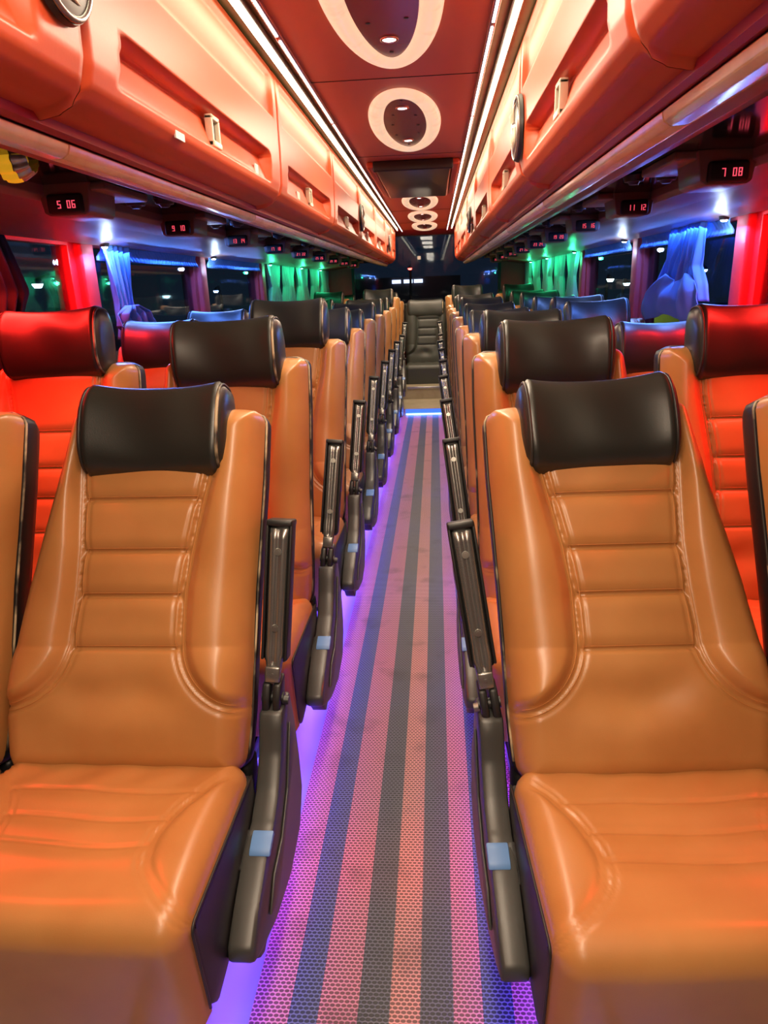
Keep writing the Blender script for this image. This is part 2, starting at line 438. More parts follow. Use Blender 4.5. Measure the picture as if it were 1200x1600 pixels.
for s, nm in ((-1, 'left'), (1, 'right')):
    rk = empty('overhead_locker_row', (0, 0, 0), 'row of salmon red overhead lockers with cream edge moulding above the %s seats' % nm, 'luggage rack')
    sm = [-1.4, -.15, 1.09, 2.38, 3.61, 4.86, 6.08, 7.30, 8.30, 9.05] if s < 0 else [-1.4, -.2, 1.03, 2.20, 3.36, 4.55, 5.75, 6.95, 8.0, 9.05]
    for i in range(len(sm)-1):
        st_ = ()
        if s < 0 and i == 2: st_ = ((1.47, 1.669, .05, .016), (2.12, 1.70, .035, .03))
        if s < 0 and i == 3: st_ = ((2.75, 1.70, .05, .03),)
        if s < 0 and i in (4, 5): st_ = ((sm[i]+.2, 1.70, .05, .03),)
        locker_door(rk, s, sm[i]+.001, sm[i+1]-.001, True, st_)
    # end cap and body behind the doors
    def sx(pts): return [(s*x, z) for x, z in pts]
    cap = PROF+[(.62, 1.68), (1.24, 1.68), (1.24, 2.05), (.40, 2.05)]
    MB().prism(sx([(x+.058 if i < 8 else x+.05 if i < 12 else x, z+(.035 if 5 < i < 12 else 0)) for i, (x, z) in enumerate(cap)]), Y0, 9.05, 'y').o('locker_body', DKMAR, rk)
    MB().prism(sx(cap), 9.052, 9.075, 'y', .004).o('end_cap', REDV, rk, smooth='auto')
    MB().prism(sx([(.448, 1.634), (.466, 1.634), (.468, 1.617), (.456, 1.614), (.448, 1.620)]), Y0, 9.05, 'y').o('red_edge_strip', REDT, rk)
    # cream moulding in lengths
    yb = [Y0, -.1, 1.2, 2.42, 3.6, 4.9, 6.1, 7.4, 9.05]
    for i in range(len(yb)-1):
        MB().prism(sx([(.462, 1.612), (.466, 1.598), (.477, 1.591), (.500, 1.592), (.522, 1.602), (.526, 1.622), (.50, 1.63)]), yb[i]+.002, yb[i+1]-.002, 'y', .002).o('edge_moulding', CREAM, rk, smooth='auto')
    # underside service channel
    n0 = 60 if s < 0 else 70
    struct(MB().prism(sx([(.522, 1.606), (.56, 1.606), (.62, 1.628), (.625, 1.672), (.522, 1.672)]), Y0, Y1, 'y', .003).o('trim_%d' % (n0+0), BROWN, smooth='auto'))
    struct(MB().prism(sx([(.622, 1.655), (.86, 1.648), (.86, 1.675), (.622, 1.675)]), Y0, Y1, 'y').o('trim_%d' % (n0+1), MIRROR))
    struct(MB().prism(sx([(.855, 1.675), (.858, 1.625), (.875, 1.612), (1.0, 1.605), (1.10, 1.590), (1.19, 1.578), (1.215, 1.572), (1.235, 1.572), (1.26, 1.60), (1.26, 1.675)]), Y0, Y1, 'y', .003).o('trim_%d' % (n0+2), BROWN, smooth='auto'))

# speakers on the lockers
def speaker(s, y, z, label):
    t = empty('round_speaker', (s*.357, y, z), label, 'speaker', 'round locker speakers')
    n = (-s, 0, 0)
    b = MB().disc((0, 0, 0), n, .084, .008, 36, .082); b.disc((-s*.008, 0, 0), n, .080, .006, 36, .060)
    b.o('housing', PAD, t, smooth='auto')
    MB().tube([(-s*.010, .076*math.cos(2*PI*i/36), .076*math.sin(2*PI*i/36)) for i in range(36)], .005, 8, True).o('rim', CHAN, t, True)
    g = MB()
    for k in range(2):
        pts = [(-s*.015, .064*math.cos(a+k*PI)*q, .064*math.sin(a+k*PI)*q) for a, q in [(i*.22, .15+.09*i) for i in range(10)]]
        g.tube(pts, [.004+.0015*i if i < 6 else .017-.0018*i for i in range(10)], 8)
    g.o('swirl_grille', LATCH, t, True)
    MB().disc((-s*.012, 0, 0), n, .020, .010, 20, .012).o('centre_cap', STEEL, t, smooth='auto')
speaker(-1, 1.02, 1.80, 'black round speaker with silver swirl on the nearest left locker')
speaker(-1, 4.86, 1.80, 'black round speaker halfway along the left lockers')
speaker(-1, 7.75, 1.79, 'black round speaker at the far end of the left lockers')
speaker(1, 2.16, 1.775, 'black round speaker with silver swirl on the right lockers, the larger one')
speaker(1, 5.00, 1.77, 'black round speaker farther along the right lockers')

# ------------------------------------------------------------------ seat number displays
SEG = {'0': 'abcdef', '1': 'bc', '2': 'abged', '3': 'abgcd', '4': 'fgbc', '5': 'afgcd', '6': 'afgedc', '7': 'abc', '8': 'abcdefg', '9': 'abcdfg', ' ': ''}
def digits(txt):
    m = MB(); cw, h, w_, t = .0125, .018, .0085, .0020
    x = -len(txt)*cw/2+.006
    for c in txt:
        for g in SEG[c]:
            r = {'a': (0, w_, h-t, h), 'd': (0, w_, 0, t), 'g': (0, w_, h/2-t/2, h/2+t/2), 'f': (0, t, h/2, h), 'e': (0, t, 0, h/2), 'b': (w_-t, w_, h/2, h), 'c': (w_-t, w_, 0, h/2)}[g]
            m.box(x+r[0], x+r[1], -.0015, 0, r[2]-h/2, r[3]-h/2)
        x += cw
    return m
ORD = ['nearest', 'second', 'third', 'fourth', 'fifth', 'sixth', 'seventh', 'eighth', 'ninth']
for s, nm in ((-1, 'left'), (1, 'right')):
    for k in range(9):
        y = 1.83+.80*k
        if s < 0: a = 5+4*k; txt = ('%d %02d' % (a, a+1))
        else: a = 7+4*k; txt = ('%d %02d' % (a, a+1))
        t = empty('seat_number_display', (s*.805, y, 1.602), 'black box with red digits %s under the %s lockers, %s from the front' % (txt, nm, ORD[k]), 'display', 'seat number displays')
        b = MB()
        b.prism([(-.072, .050), (-.060, -.020), (-.046, -.027), (.046, -.027), (.058, -.020), (.066, .050)], .006, .16, 'y', .004)
        b.box(-.12*1, .10, .02, .30, .030, .052, .006)
        b.o('bracket', BROWN, t, smooth='auto')
        MB().box(-.047, .047, -.004, .02, -.024, .024, .009).o('screen', PAD, t, smooth='auto')
        dg = digits(txt); 
        do = dg.o('digits', EDIG, t); do.location = (.002, -.0042, -.002)
# air nozzles and the amber lens
for s, nm in ((-1, 'left'), (1, 'right')):
    for k in range(8):
        y = 2.22+.8*k
        t = empty('air_nozzle_pair', (s*.735, y, 1.650), 'black air nozzles under the %s lockers behind the %s number display' % (nm, ORD[k]), 'air nozzle', 'air nozzles')
        for dx in (-.045, .045):
            n = MB(); n.disc((dx, 0, 0), (0, 0, -1), .032, .016, 20, .026); n.disc((dx, 0, -.016), (0, 0, -1), .018, .008, 16, .012)
            n.o('nozzle', PAD, t, smooth='auto')
am = empty('amber_dome_lens', (-.735, 1.50, 1.652), 'faceted clear and amber dome lens under the left lockers, reflected yellow put in as glow', 'lamp')  # lens only reflects; its amber glow stands for the yellow light on it
for (nmz, y0, y1, m_) in (('amber_lens', -.016, .016, mat('amber_lens', (.9, .45, .02), .12, emit=((1, .5, .02), .35))), ('clear_lens', .018, .045, mat('clear_lens', (.5, .48, .42), .1, .5)), ('clear_lens', -.045, -.018, mat('smoky_lens', (.3, .28, .24), .1, .5))):
    def fn(u, vq, y0=y0, y1=y1):
        a = PI*(u); q = y0+(y1-y0)*vq; r = .045*math.sqrt(max(.05, 1-(q/.058)**2))*(1+.05*math.cos(u*40))
        return (q, r*math.cos(a)*.8, -r*math.sin(a))
    vs_, fs_ = grid(40, 6, fn); mk(nmz, vs_, fs_, m_, am)

# ------------------------------------------------------------------ side windows
PIL = [-1.9, -.05, 1.40, 2.80, 4.22, 5.72, 7.25, 8.75]
tr = 12; wn = 2
for s, nm in ((-1, 'left'), (1, 'right')):
    for y in PIL:
        a, b_ = sorted((s*1.235, s*1.36))
        p = MB().box(a, b_, y-.055, y+.055, 1.0, 1.62, .012).o('trim_%d' % tr, MAROON, smooth='auto'); struct(p); tr += 1
    for i in range(len(PIL)-1):
        ya, yb = PIL[i]+.055, PIL[i+1]-.055
        a, b_ = sorted((s*1.262, s*1.30)); f = MB()
        f.box(a, b_, ya, ya+.05, 1.02, 1.60); f.box(a, b_, yb-.05, yb, 1.02, 1.60)
        f.box(a, b_, ya+.05, yb-.05, 1.02, 1.05); f.box(a, b_, ya+.05, yb-.05, 1.565, 1.60)
        fo = struct(f.o('window_%d' % wn, MAROON)); wn += 1
        a, b_ = sorted((s*1.285, s*1.291))
        MB().box(a, b_, ya+.04, yb-.04, 1.04, 1.58).o('glass', GLASS, fo)
        # light strip above the pane
        if i in (2, 3, 4, 5, 6):
            if i == 2: m_, cn = ERED, 'red'
            elif i in (3, 4): m_, cn = EBLUE, 'blue white'
            else: m_, cn = EGREEN, 'green'
            t = empty('window_light_strip', (s*1.243, (ya+yb)/2, 1.585), '%s light strip along the top of the %s side window, %s bay' % (cn, nm, ['', '', 'nearest', 'second', 'third', 'fourth', 'farthest'][i]), 'light strip', 'window light strips')
            hb = (yb-ya)/2-.02
            MB().box(-.008, .008, -hb, hb, 0, .010).o('backing', PAD, t)
            d = MB(); q = -hb+.02
            stp = .03 if i == 2 else .05
            while q < hb-.02:
                d.box(-.004, .004, q, q+(.024 if i == 2 else .010), -.004, 0); q += stp
            d.o('diodes', m_, t)
# puck lamps
def puck(s, y, label, m_=EPUCK, power=.7, col=(.55, .7, 1)):
    t = empty('puck_lamp', (s*1.20, y, 1.574), label, 'lamp', 'puck lamps')
    MB().disc((0, 0, .004), (0, 0, -1), .020, .014, 20, .016).o('housing', PAD, t, smooth='auto')
    MB().disc((0, 0, -.010), (0, 0, -1), .012, .005, 16, .009).o('lens', m_, t)
    l = bpy.data.lights.new('puck_light', 'POINT'); l.energy = power; l.color = col; l.shadow_soft_size = .012
    o = bpy.data.objects.new('puck_light', l); COL.objects.link(o); o.parent = t; o.location = (-s*.03, 0, -.06)
puck(-1, 2.88, 'bright blue white puck lamp over the nearest left window pillar')
puck(-1, 4.32, 'bright blue white puck lamp over the second left window pillar')
puck(1, 2.88, 'bright blue white puck lamp over the nearest right window pillar')
puck(1, 4.32, 'bright blue white puck lamp over the second right window pillar')
for s, nm in ((-1, 'left'), (1, 'right')):
    for y, q in ((5.82, 'nearest'), (7.2, 'middle'), (8.4, 'farthest')):
        puck(s, y, 'green glowing puck lamp over the %s curtained windows, %s one' % (nm, q), emis('green_lens', (.1, 1, .5), 25), .8, (.05, 1, .4))

# ------------------------------------------------------------------ curtains
def curtain(name, s, x0, z0, z1, ya, yb, folds, amp, m_, label, cat='curtain', group=None, seed=0, nv=34, extra=None, parent=None):
    """ya(t), yb(t): extent along the bus at height t (0 top, 1 bottom)"""
    rnd = random.Random(seed); ph = [rnd.random()*6 for _ in range(5)]
    nu = folds*14+1
    def fn(u, t):
        a, b = ya(t), yb(t)
        uu = u+.02*math.sin(5*t+ph[0]+u*9)
        y = a+(b-a)*uu
        c = math.sin(2*PI*folds*u+ph[1]+1.2*math.sin(3*t+ph[2]))
        x = x0-amp*(.6+.6*t)*(c+.35*math.sin(2*PI*folds*2.3*u+ph[3]+2*t))
        z = z0+(z1-z0)*t
        if extra: x, y, z = extra(u, t, x, y, z)
        return (s*x, y, z)
    vs, fs = grid(nu, nv, fn)
    o = mk(name, vs, fs, m_, parent); md = o.modifiers.new('thick', 'SOLIDIFY'); md.thickness = .0025
    if not parent: tag(o, label, cat, group)
    return o
lin = lambda *p: (lambda t: float(np.interp(t, [q[0] for q in p], [q[1] for q in p])))
curtain('curtain', -1, 1.24, 1.575, 1.08, lin((0, 2.02), (1, 2.00)), lin((0, 2.26), (.35, 2.36), (.75, 2.20), (1, 2.16)), 5, .016, CURTD, 'dark navy curtain bunched at the far left edge by the first window', seed=1)
c1 = curtain('curtain', -1, 1.215, 1.575, 1.20, lin((0, 2.88), (.6, 2.94), (1, 2.93)), lin((0, 3.15), (.6, 3.10), (.85, 3.13), (1, 3.15)), 5, .016, CURT, 'bright blue curtain with a knotted tail beside the red left pillar', seed=2)
def knot(u, t, x, y, z): return x, y, z
kn = curtain('curtain_tail', -1, 1.17, 1.335, 1.235, lin((0, 2.95), (.3, 2.86), (.8, 2.84), (1, 2.90)), lin((0, 3.05), (.3, 3.16), (.8, 3.18), (1, 3.08)), 4, .02, CURT, '', seed=3, parent=c1)
curtain('curtain', 1, 1.215, 1.575, 1.27, lin((0, 3.28), (.5, 3.38), (1, 3.44)), lin((0, 3.50), (.5, 3.58), (1, 3.72)), 4, .018, CURT, 'straight blue curtain in the nearest right window, behind the one ending in a heap', seed=4)
c2 = curtain('curtain', 1, 1.205, 1.575, 1.27, lin((0, 3.08), (.55, 3.10), (.8, 3.0), (1, 2.96)), lin((0, 3.26), (.5, 3.30), (.8, 3.38), (1, 3.42)), 4, .018, CURT, 'blue curtain in the nearest right window, ending in a crumpled heap on the sill', seed=5)
curtain('curtain_tail', 1, 1.185, 1.36, 1.19, lin((0, 3.12), (.4, 2.96), (1, 2.90)), lin((0, 3.50), (.4, 3.68), (1, 3.78)), 3, .014, CURT, '', seed=6, parent=c2, extra=lambda u, t, x, y, z: (x-.035*math.sin(t*2.8), y, z+.02*math.sin(u*9+t*3)))
curtain('curtain', 1, 1.24, 1.575, 1.08, lin((0, 1.95), (1, 1.98)), lin((0, 2.35), (1, 2.30)), 6, .016, CURTD, 'dark navy curtain at the far right edge beside the bright red pillar', seed=7)
for s, nm in ((-1, 'left'), (1, 'right')):
    for i, (a, b, dn, lb) in enumerate(((5.80, 6.30, 1.22, 'nearest'), (6.40, 6.95, 1.22, 'second'), (7.05, 7.7, 1.22, 'third'), (7.85, 8.45, 1.22, 'fourth'), (8.55, 9.2, 1.22, 'farthest'))):
        curtain('curtain', s, 1.235, 1.575, dn, lin((0, a), (.5, a+.10), (1, a)), lin((0, b), (.5, b-.12), (1, b-.02)), 6, .018, CURTG, 'green-lit pleated curtain on the %s side, %s of five' % (nm, lb), group='green-lit curtains %s' % nm, seed=10+i+(s > 0)*7)
    for (ya, yb, lb) in ((2.90, 4.12, 'nearest'), (4.32, 5.62, 'second')):
        curtain('valance', s, 1.240, 1.583, 1.515, lambda t, ya=ya: ya, lambda t, yb=yb: yb, 34, .0035, CURT, 'short pleated blue valance over the %s blue-lit %s window' % (lb, nm), 'valance', seed=31, nv=6)

# ------------------------------------------------------------------ floor mat and rails
struct_mat = MB().box(-.265, .320, Y0+.1, 7.54, .0, .007).o('aisle_mat', CARPET)
tag(struct_mat, 'long pink, blue and grey striped mesh mat down the aisle', 'mat')
for s, nm in ((-1, 'left'), (1, 'right')):
    t = empty('floor_light_strip', (s*.41, 0, .0), 'blue light strip low under the %s aisle seats' % nm, 'light strip', 'floor light strips')
    MB().box(-.012, .012, -1.0, 7.5, .135, .155).o('strip_holder', PAD, t)
    MB().box(-.006, .006, -1.0, 7.5, .130, .135).o('strip_lens', EFLOOR, t)
    t.location.z = 0.02
    rl = empty('seat_rail', (s*.44, 0, 0), 'aluminium seat rail along the floor under the %s aisle seats' % nm, 'rail', 'seat rails')
    MB().box(-.018, .018, -1.0, 7.5, 0, .012, .002).o('rail_base', STEEL, rl, smooth='auto')
    MB().box(-.006, .006, -1.0, 7.5, .012, .022, .002).o('rail_lip', STEEL, rl, smooth='auto')

# ================================================================== SEATS
LB = .775
SYM = [False]
def rcut(z):
    c = 0; r = .032
    if z > LB-r: q = z-(LB-r); c += r-math.sqrt(max(0, r*r-q*q))
    r = .03
    if z < r: q = r-z; c += r-math.sqrt(max(0, r*r-q*q))
    return c
def hw_in(z):    # half width on the aisle side of the seat
    return float(np.interp(z/LB, [0, .05, .15, .5, .8, 1], [.246, .252, .257, .264, .274, .276]))-rcut(z)
def hw_out(z):   # half width on the window side, which tapers upwards
    if SYM[0]: return hw_in(z)
    return float(np.interp(z/LB, [0, .05, .15, .3, .5, .75, .9, 1], [.250, .260, .266, .262, .235, .190, .166, .152]))-rcut(z)
SIN = ([.28, .38, .47, .635, .80], [.118, .120, .133, .168, .185])
SOUT = ([.28, .38, .47, .635, .80], [.110, .100, .096, .102, .110])
ZB = .135
def seam_line(tab, edge):
    pts = [(float(np.interp(z, *tab)), z) for z in np.linspace(LB, .28, 90)]
    x0 = tab[1][0]; x1 = edge(ZB)
    for a in np.linspace(0, PI/2, 70)[1:]: pts.append((x0+(x1-x0)*(1-math.cos(a)), .28-(.28-ZB)*math.sin(a)))
    return np.array(pts)
SEAM = {1: seam_line(SIN, hw_in), -1: seam_line(SOUT, hw_out)}
CH = [.570, .460, .366, .257]
def back_height(x, z, wr):
    """x is positive towards the aisle"""
    sg = 1 if x > 0 else -1
    tab = SIN if x > 0 else SOUT
    hw = max(hw_in(z) if x > 0 else hw_out(z), .001); e = min(max(hw-abs(x), 0), (LB-z)*1.0, z+.004)
    base = .072*math.sqrt(max(0., 1-(1-min(e/.055, 1))**2))
    S = SEAM[sg]; d = float(np.min(np.hypot(S[:, 0]-abs(x), S[:, 1]-z)))
    x0 = tab[1][0]; x1 = (hw_in if x > 0 else hw_out)(ZB)
    if z > .28: xs = float(np.interp(z, *tab))
    elif z > ZB: xs = x0+(x1-x0)*(1-math.sqrt(max(0, 1-((.28-z)/(.28-ZB))**2)))
    else: xs = 9
    h = 0
    if abs(x) > xs:
        q = (abs(x)-xs)/max(hw-xs, .01)
        h += .027*math.sin(PI*min(max(q, 0), 1)**.85)*sstep(.0, .035, d)*(1-.35*sstep(.75*LB, LB, z))
    c = min(abs(z-k) for k in CH)
    if abs(x) < xs:
        if z > .25: h += .007*(1-math.exp(-(c/.016)**2))
        h -= .007*math.exp(-(c/.0042)**2)
    if z < .262:     # lumbar roll with a sagging hollow
        t = (.262-z)/.262
        h += .018*math.sin(PI*t**.8)*(1-.3*abs(x)/.26)-.020*math.exp(-((x-.01*wr)/.10)**2-((z-.165)/.045)**2)
        h += .0022*math.sin(38*x+24*z+wr*5)*math.exp(-((z-.18)/.05)**2)
    h -= .0065*math.exp(-(d/.0045)**2)+.003*math.exp(-((d-.012)/.004)**2)
    h += .0022*math.sin(13*x+7*z+wr)*math.sin(17*z+3*x)
    return base+h
CSE = np.array([(float(np.interp(t, [.02, .08, .15, .23, .30, .36, .40], [.252, .208, .165, .142, .152, .205, .262])), t) for t in np.linspace(.02, .40, 120)])
for _ in range(60): CSE[1:-1, 0] = (CSE[:-2, 0]+2*CSE[1:-1, 0]+CSE[2:, 0])/4
CL = [.105, .18, .245]
def cush_path(t):   # t metres from the rear along the surface -> (y, z, ny, nz)
    R_ = .055; A = .36
    if t < A: return (-t, .468+.012*t/A, 0, 1)
    a = (t-A)/R_
    if a < PI/2+.12: return (-A-R_*math.sin(a), .480-R_+R_*math.cos(a), -math.sin(a), math.cos(a))
    a0 = PI/2+.12; r = (a-a0)*R_
    return (-A-R_*math.sin(a0)+r*math.sin(.12), .480-R_+R_*math.cos(a0)-r*math.cos(.12), -math.cos(.12), -math.sin(.12))

def make_seat(s, aisle, m_main, black=False, arms=True):
    """s = side of the bus (-1 left), the armrest is on the side facing the aisle; local origin on the floor under the back hinge"""
    root = empty('bus_seat', (0, 0, 0), 'x', 'bus seat')
    wr = s*1.0+aisle*.7
    # --- backrest upholstery, hinge at (0, 0, .40)
    def fn(u, vq):
        z = vq*LB; hi, ho = hw_in(z), hw_out(z); x = -ho+(hi+ho)*u
        return (-s*x, -.012-back_height(x, z, wr), z-.006*(1-abs(x/.26)**2)*(1-vq)**8)
    vs, fs = grid(141, 200, fn)
    back = mk('backrest', vs, fs, m_main, root, loc=(0, 0, .412))
    # shell
    n = 64; out = []
    zs = list(np.linspace(0, LB, n))
    ring = [(-s*hw_in(z), z) for z in zs]+[(s*hw_out(z), z) for z in reversed(zs)]
    lay = [(-.030, .985, 0), (-.018, 1.006, .003), (.02, 1.006, .003), (.05, .965, -.006), (.068, .86, -.02)]
    V_, F_ = [], []; k = len(ring)
    for (y, sc, ez) in lay:
        for (x, z) in ring:
            zc = LB/2+(z-LB/2)*(1+ez*2)
            V_.append((x*sc, y, zc))
    for l in range(len(lay)-1):
        for i in range(k): F_.append((l*k+i, l*k+(i+1) % k, (l+1)*k+(i+1) % k, (l+1)*k+i))
    F_.append(tuple((len(lay)-1)*k+i for i in range(k)))
    mk('back_shell', V_, F_, SHELL, back)
    pp = [(x*1.004, -.020, z) for (x, z) in ring if z > .03]
    MB().tube(pp, .0028, 7).o('piping', PIPE if not black else PIPEB, back, True)
    # stitching
    stt = MB()
    def on(x, z): return (-s*x, -.0125-back_height(x, z, wr)-.0002, z)
    if not black:
        for sg in (-1, 1):
            S = SEAM[sg][::4]
            for dlt in (.0075, -.0075):
                pts = []
                for i in range(len(S)):
                    a = S[max(i-1, 0)]; b = S[min(i+1, len(S)-1)]; t = b-a; t = t/np.hypot(*t); nn = np.array([-t[1], t[0]])
                    q = S[i]+nn*dlt
                    if q[0] < (hw_in if sg > 0 else hw_out)(q[1])-.012: pts.append(on(sg*q[0], q[1]))
                stt.tube(pts, .0007, 4)
        for c in CH:
            w1, w2 = float(np.interp(c, *SIN))-.004, float(np.interp(c, *SOUT))-.004
            stt.tube([on(x, c+.0065) for x in np.linspace(-w2, w1, 24)], .0007, 4)
        stt.o('stitching', THREAD, back)
    # --- headrest
    hz = LB-.018
    def hfn(ring_n=44, m=41):
        V, Fc = [], []
        for i in range(m):
            sx_ = -1+2*i/(m-1)
            sc = .90+.10*abs(sx_)**2.2
            rnd = 1-.10*max(0, (abs(sx_)-.93)/.07)**2
            for j in range(ring_n):
                a = 2*PI*j/ring_n; ca, sa = math.cos(a), math.sin(a)
                e = 2/2.5
                yy = .066*math.copysign(abs(ca)**e, ca)*sc*rnd; z_ = .104*math.copysign(abs(sa)**e, sa)*(sc+.02 if sa > 0 else .97+.03*sc)*rnd
                if ca > 0: yy *= .8
                fl = .0022*math.sin(5*sx_+2*sa+wr)*max(0, -ca)
                V.append((sx_*.146, yy-fl-.012*abs(sx_)**3*(1 if ca < 0 else 0), z_-.012*(1-sx_*sx_)*(sa < 0)*0))
        for i in range(m-1):
            for j in range(ring_n): Fc.append((i*ring_n+j, i*ring_n+(j+1) % ring_n, (i+1)*ring_n+(j+1) % ring_n, (i+1)*ring_n+j))
        rings = {}
        for side, i in ((-1, 0), (1, m-1)):
            base = i*ring_n; pr = [base+j for j in range(ring_n)]
            P0 = [V[q] for q in pr]; rings[side] = P0
            for (f_, dx) in ((.90, .010), (.6, .016), (.25, .018)):
                st_ = len(V)
                cy = sum(q[1] for q in P0)/ring_n; cz = sum(q[2] for q in P0)/ring_n
                for q in P0: V.append((side*(.146+dx), cy+(q[1]-cy)*f_, cz+(q[2]-cz)*f_))
                cur = [st_+j for j in range(ring_n)]
                for j in range(ring_n): Fc.append((pr[j], pr[(j+1) % ring_n], cur[(j+1) % ring_n], cur[j]))
                pr = cur
            Fc.append(tuple(pr))
        return V, Fc, rings
    V, Fc, rings = hfn()
    hd_ = mk('headrest', V, Fc, m_main if black else BLK, root)
    hd_['hr'] = hz
    for sd in (-1, 1):
        P0 = rings[sd]
        MB().tube([(q[0]+sd*.001, q[1]*1.01, q[2]*1.01) for q in P0], .0036, 7, True).o('piping', PIPE if (sd == -s) else PIPEB, hd_, True)
    pb = MB()
    for dx in (-.07, .07): pb.tube([(dx, .012, -.05), (dx, .018, -.16)], .006, 8)
    pb.o('support_posts', STEEL, hd_, True)
    # --- cushion
    def cf(u, vq):
        t = vq*.66; y, z, ny, nz = cush_path(t)
        hw = .258-.010*(1-min(t/.05, 1))**2; x = (2*u-1)*hw
        ex = hw-abs(x)
        roll = .045*(1-math.sqrt(max(0, 1-(1-min(ex/.045, 1))**2)))
        rear = .03*(1-math.sqrt(max(0, 1-(1-min((t+.002)/.035, 1))**2)))
        h = -roll-rear
        d = np.min(np.hypot(CSE[:, 0]-abs(x), CSE[:, 1]-t))
        if .02 < t < .40:
            xs = float(np.interp(t, CSE[:, 1], CSE[:, 0]))
            if abs(x) > xs:
                q = (abs(x)-xs)/max(hw-xs, .01); h += .011*math.sin(PI*min(q, 1)**.8)*sstep(0, .03, d)*(1-sstep(.20, .39, t))*min(1, (hw-xs)/.06)
            else:
                h -= .010*(1-(x/xs)**2)*math.sin(PI*(t-.02)/.38)
                for i, c in enumerate(CL):
                    h -= .004*math.exp(-((t-c-.004*math.sin(x*20))/.004)**2)*(abs(x) < xs)
                    h += .003*math.exp(-((t-c-.03)/.02)**2)
        h -= .0045*math.exp(-(d/.0038)**2)+.003*math.exp(-((d-.011)/.003)**2)
        h += .003*math.sin(9*x+3+wr*2)*math.sin(11*t+x*6)+.0022*math.sin(55*x+40*t+wr)*math.exp(-((t-.06)/.04)**2)
        return (x, y+ny*h, z+nz*h)
    vs, fs = grid(111, 132, cf)
    cu = mk('seat_cushion', vs, fs, m_main, root, loc=(-s*.004, -.03, 0))
    sd_ = MB()
    side = [(-t_y, t_z) for t_y, t_z in []]
    poly = [(cush_path(t)[0]-cush_path(t)[2]*.044, cush_path(t)[1]-cush_path(t)[3]*.044) for t in np.linspace(0, .64, 27)]
    poly = poly+[(-.32, .205), (0, .25)]
    sd_.prism(poly, -.262, .262, 'x', .008)
    sd_.o('cushion_base', SHELL, cu, smooth='auto')
    for sg in (-1, 1):
        MB().tube([(sg*.2605, cush_path(t)[0]-cush_path(t)[2]*.04, cush_path(t)[1]-cush_path(t)[3]*.040) for t in np.linspace(.01, .64, 44)], .0026, 7).o('piping', PIPEB, cu, True)
    # --- frame under the seat
    fm = MB()
    fm.box(-.25, .25, -.33, .02, .185, .232, .01)
    for x in (-.16, .16):
        fm.prism([(-.32, .20), (-.24, .20), (-.22, .012), (-.36, .012)], x-.018, x+.018, 'x', .003)
        fm.prism([(-.10, .20), (-.02, .20), (.02, .012), (-.12, .012)], x-.018, x+.018, 'x', .003)
        fm.box(x-.022, x+.022, -.37, .03, .0, .018, .003)
    fm.o('seat_frame', SHELL, root, smooth='auto')
    hn = MB(); hn.box(-.25, .25, .0, .07, .30, .42, .015); hn.o('hinge_beam', SHELL, root, smooth='auto')
    if not (aisle and arms): return root
    # --- aisle side panel: a = +1 towards the aisle
    a = -s
    xi = a*.262
    prof = [(.05, .520), (.135, .520), (.155, .45), (.172, .33), (.175, .23), (.12, .155), (.0, .13), (-.14, .155), (-.24, .195), (-.296, .228), (-.292, .256), (-.23, .298), (-.155, .337), (-.085, .352), (-.03, .385), (.015, .44), (.035, .49)]
    p0, p1 = sorted((xi+a*.004, xi+a*.056))
    sp_ = MB().prism(prof, p0, p1, 'x', .009).o('side_panel', PLAS, root, smooth='auto')
    p0, p1 = sorted((xi+a*.012, xi+a*.050))
    MB().prism([(-.285, .228), (-.18, .175), (-.22, .165), (-.245, .182)], p0, p1, 'x', .003).o('panel_foot', PAD, sp_, smooth='auto')
    p0, p1 = sorted((xi+a*.0565, xi+a*.062))
    MB().prism([(.09, .47), (.13, .40), (.135, .28), (.09, .21), (-.02, .185), (-.13, .20), (-.19, .225), (-.14, .275), (-.06, .29), (.02, .35), (.06, .42)], p0, p1, 'x', .0025).o('panel_cover', PLAS, sp_, smooth='auto')
    p0, p1 = sorted((xi+a*.018, xi+a*.060))
    MB().prism([(-.150, .330), (-.108, .346), (-.112, .358), (-.125, .3555), (-.150, .345), (-.158, .336)], p0, p1, 'x', .003).o('recline_button', BLUECLIP, sp_, smooth='auto')
    p0, p1 = sorted((xi+a*.0, xi+a*.018))
    MB().prism([(-.175, .30), (-.095, .33), (-.102, .350), (-.178, .322)], p0, p1, 'x', .003).o('button_surround', PAD, sp_, smooth='auto')
    # --- raised armrest, built along +z from its pivot and leaned back
    ar = MB(); xc = xi+a*.030
    L = .375
    ar.box(-.026, .026, .0, .042, .075, L+.012, .010); ar.box(-.028, .028, -.016, .040, L, L+.014, .004)
    for q in (-1, 1):
        b0, b1 = sorted((q*.0225, q*.0285)); ar.box(b0, b1, -.014, .03, .085, L+.01, .0025)
    arm = ar.o('armrest', PAD, root, smooth='auto'); arm.location = (xc, .085, .535); arm.rotation_euler = (-math.radians(16), 0, 0)
    # channel: rounded bar with narrowing lower end
    def chf(u, vq):
        ang = PI*u; z = .035+vq*(L-.040)
        wv = float(np.interp(z, [.035, .06, .10, .13, .30, L-.005], [.013, .016, .020, .0185, .0195, .0205]))
        dpt = float(np.interp(z, [.035, .09, .13, L-.02, L-.005], [.016, .018, .015, .015, .006]))
        fl = abs(math.sin(ang))**.45
        return (wv*math.cos(ang), -dpt*fl-.002+.0035*math.exp(-((u-.5)/.09)**2)*(vq > .12), z)
    vs, fs = grid(25, 60, chf); mk('channel', vs, fs, CHAN, arm)
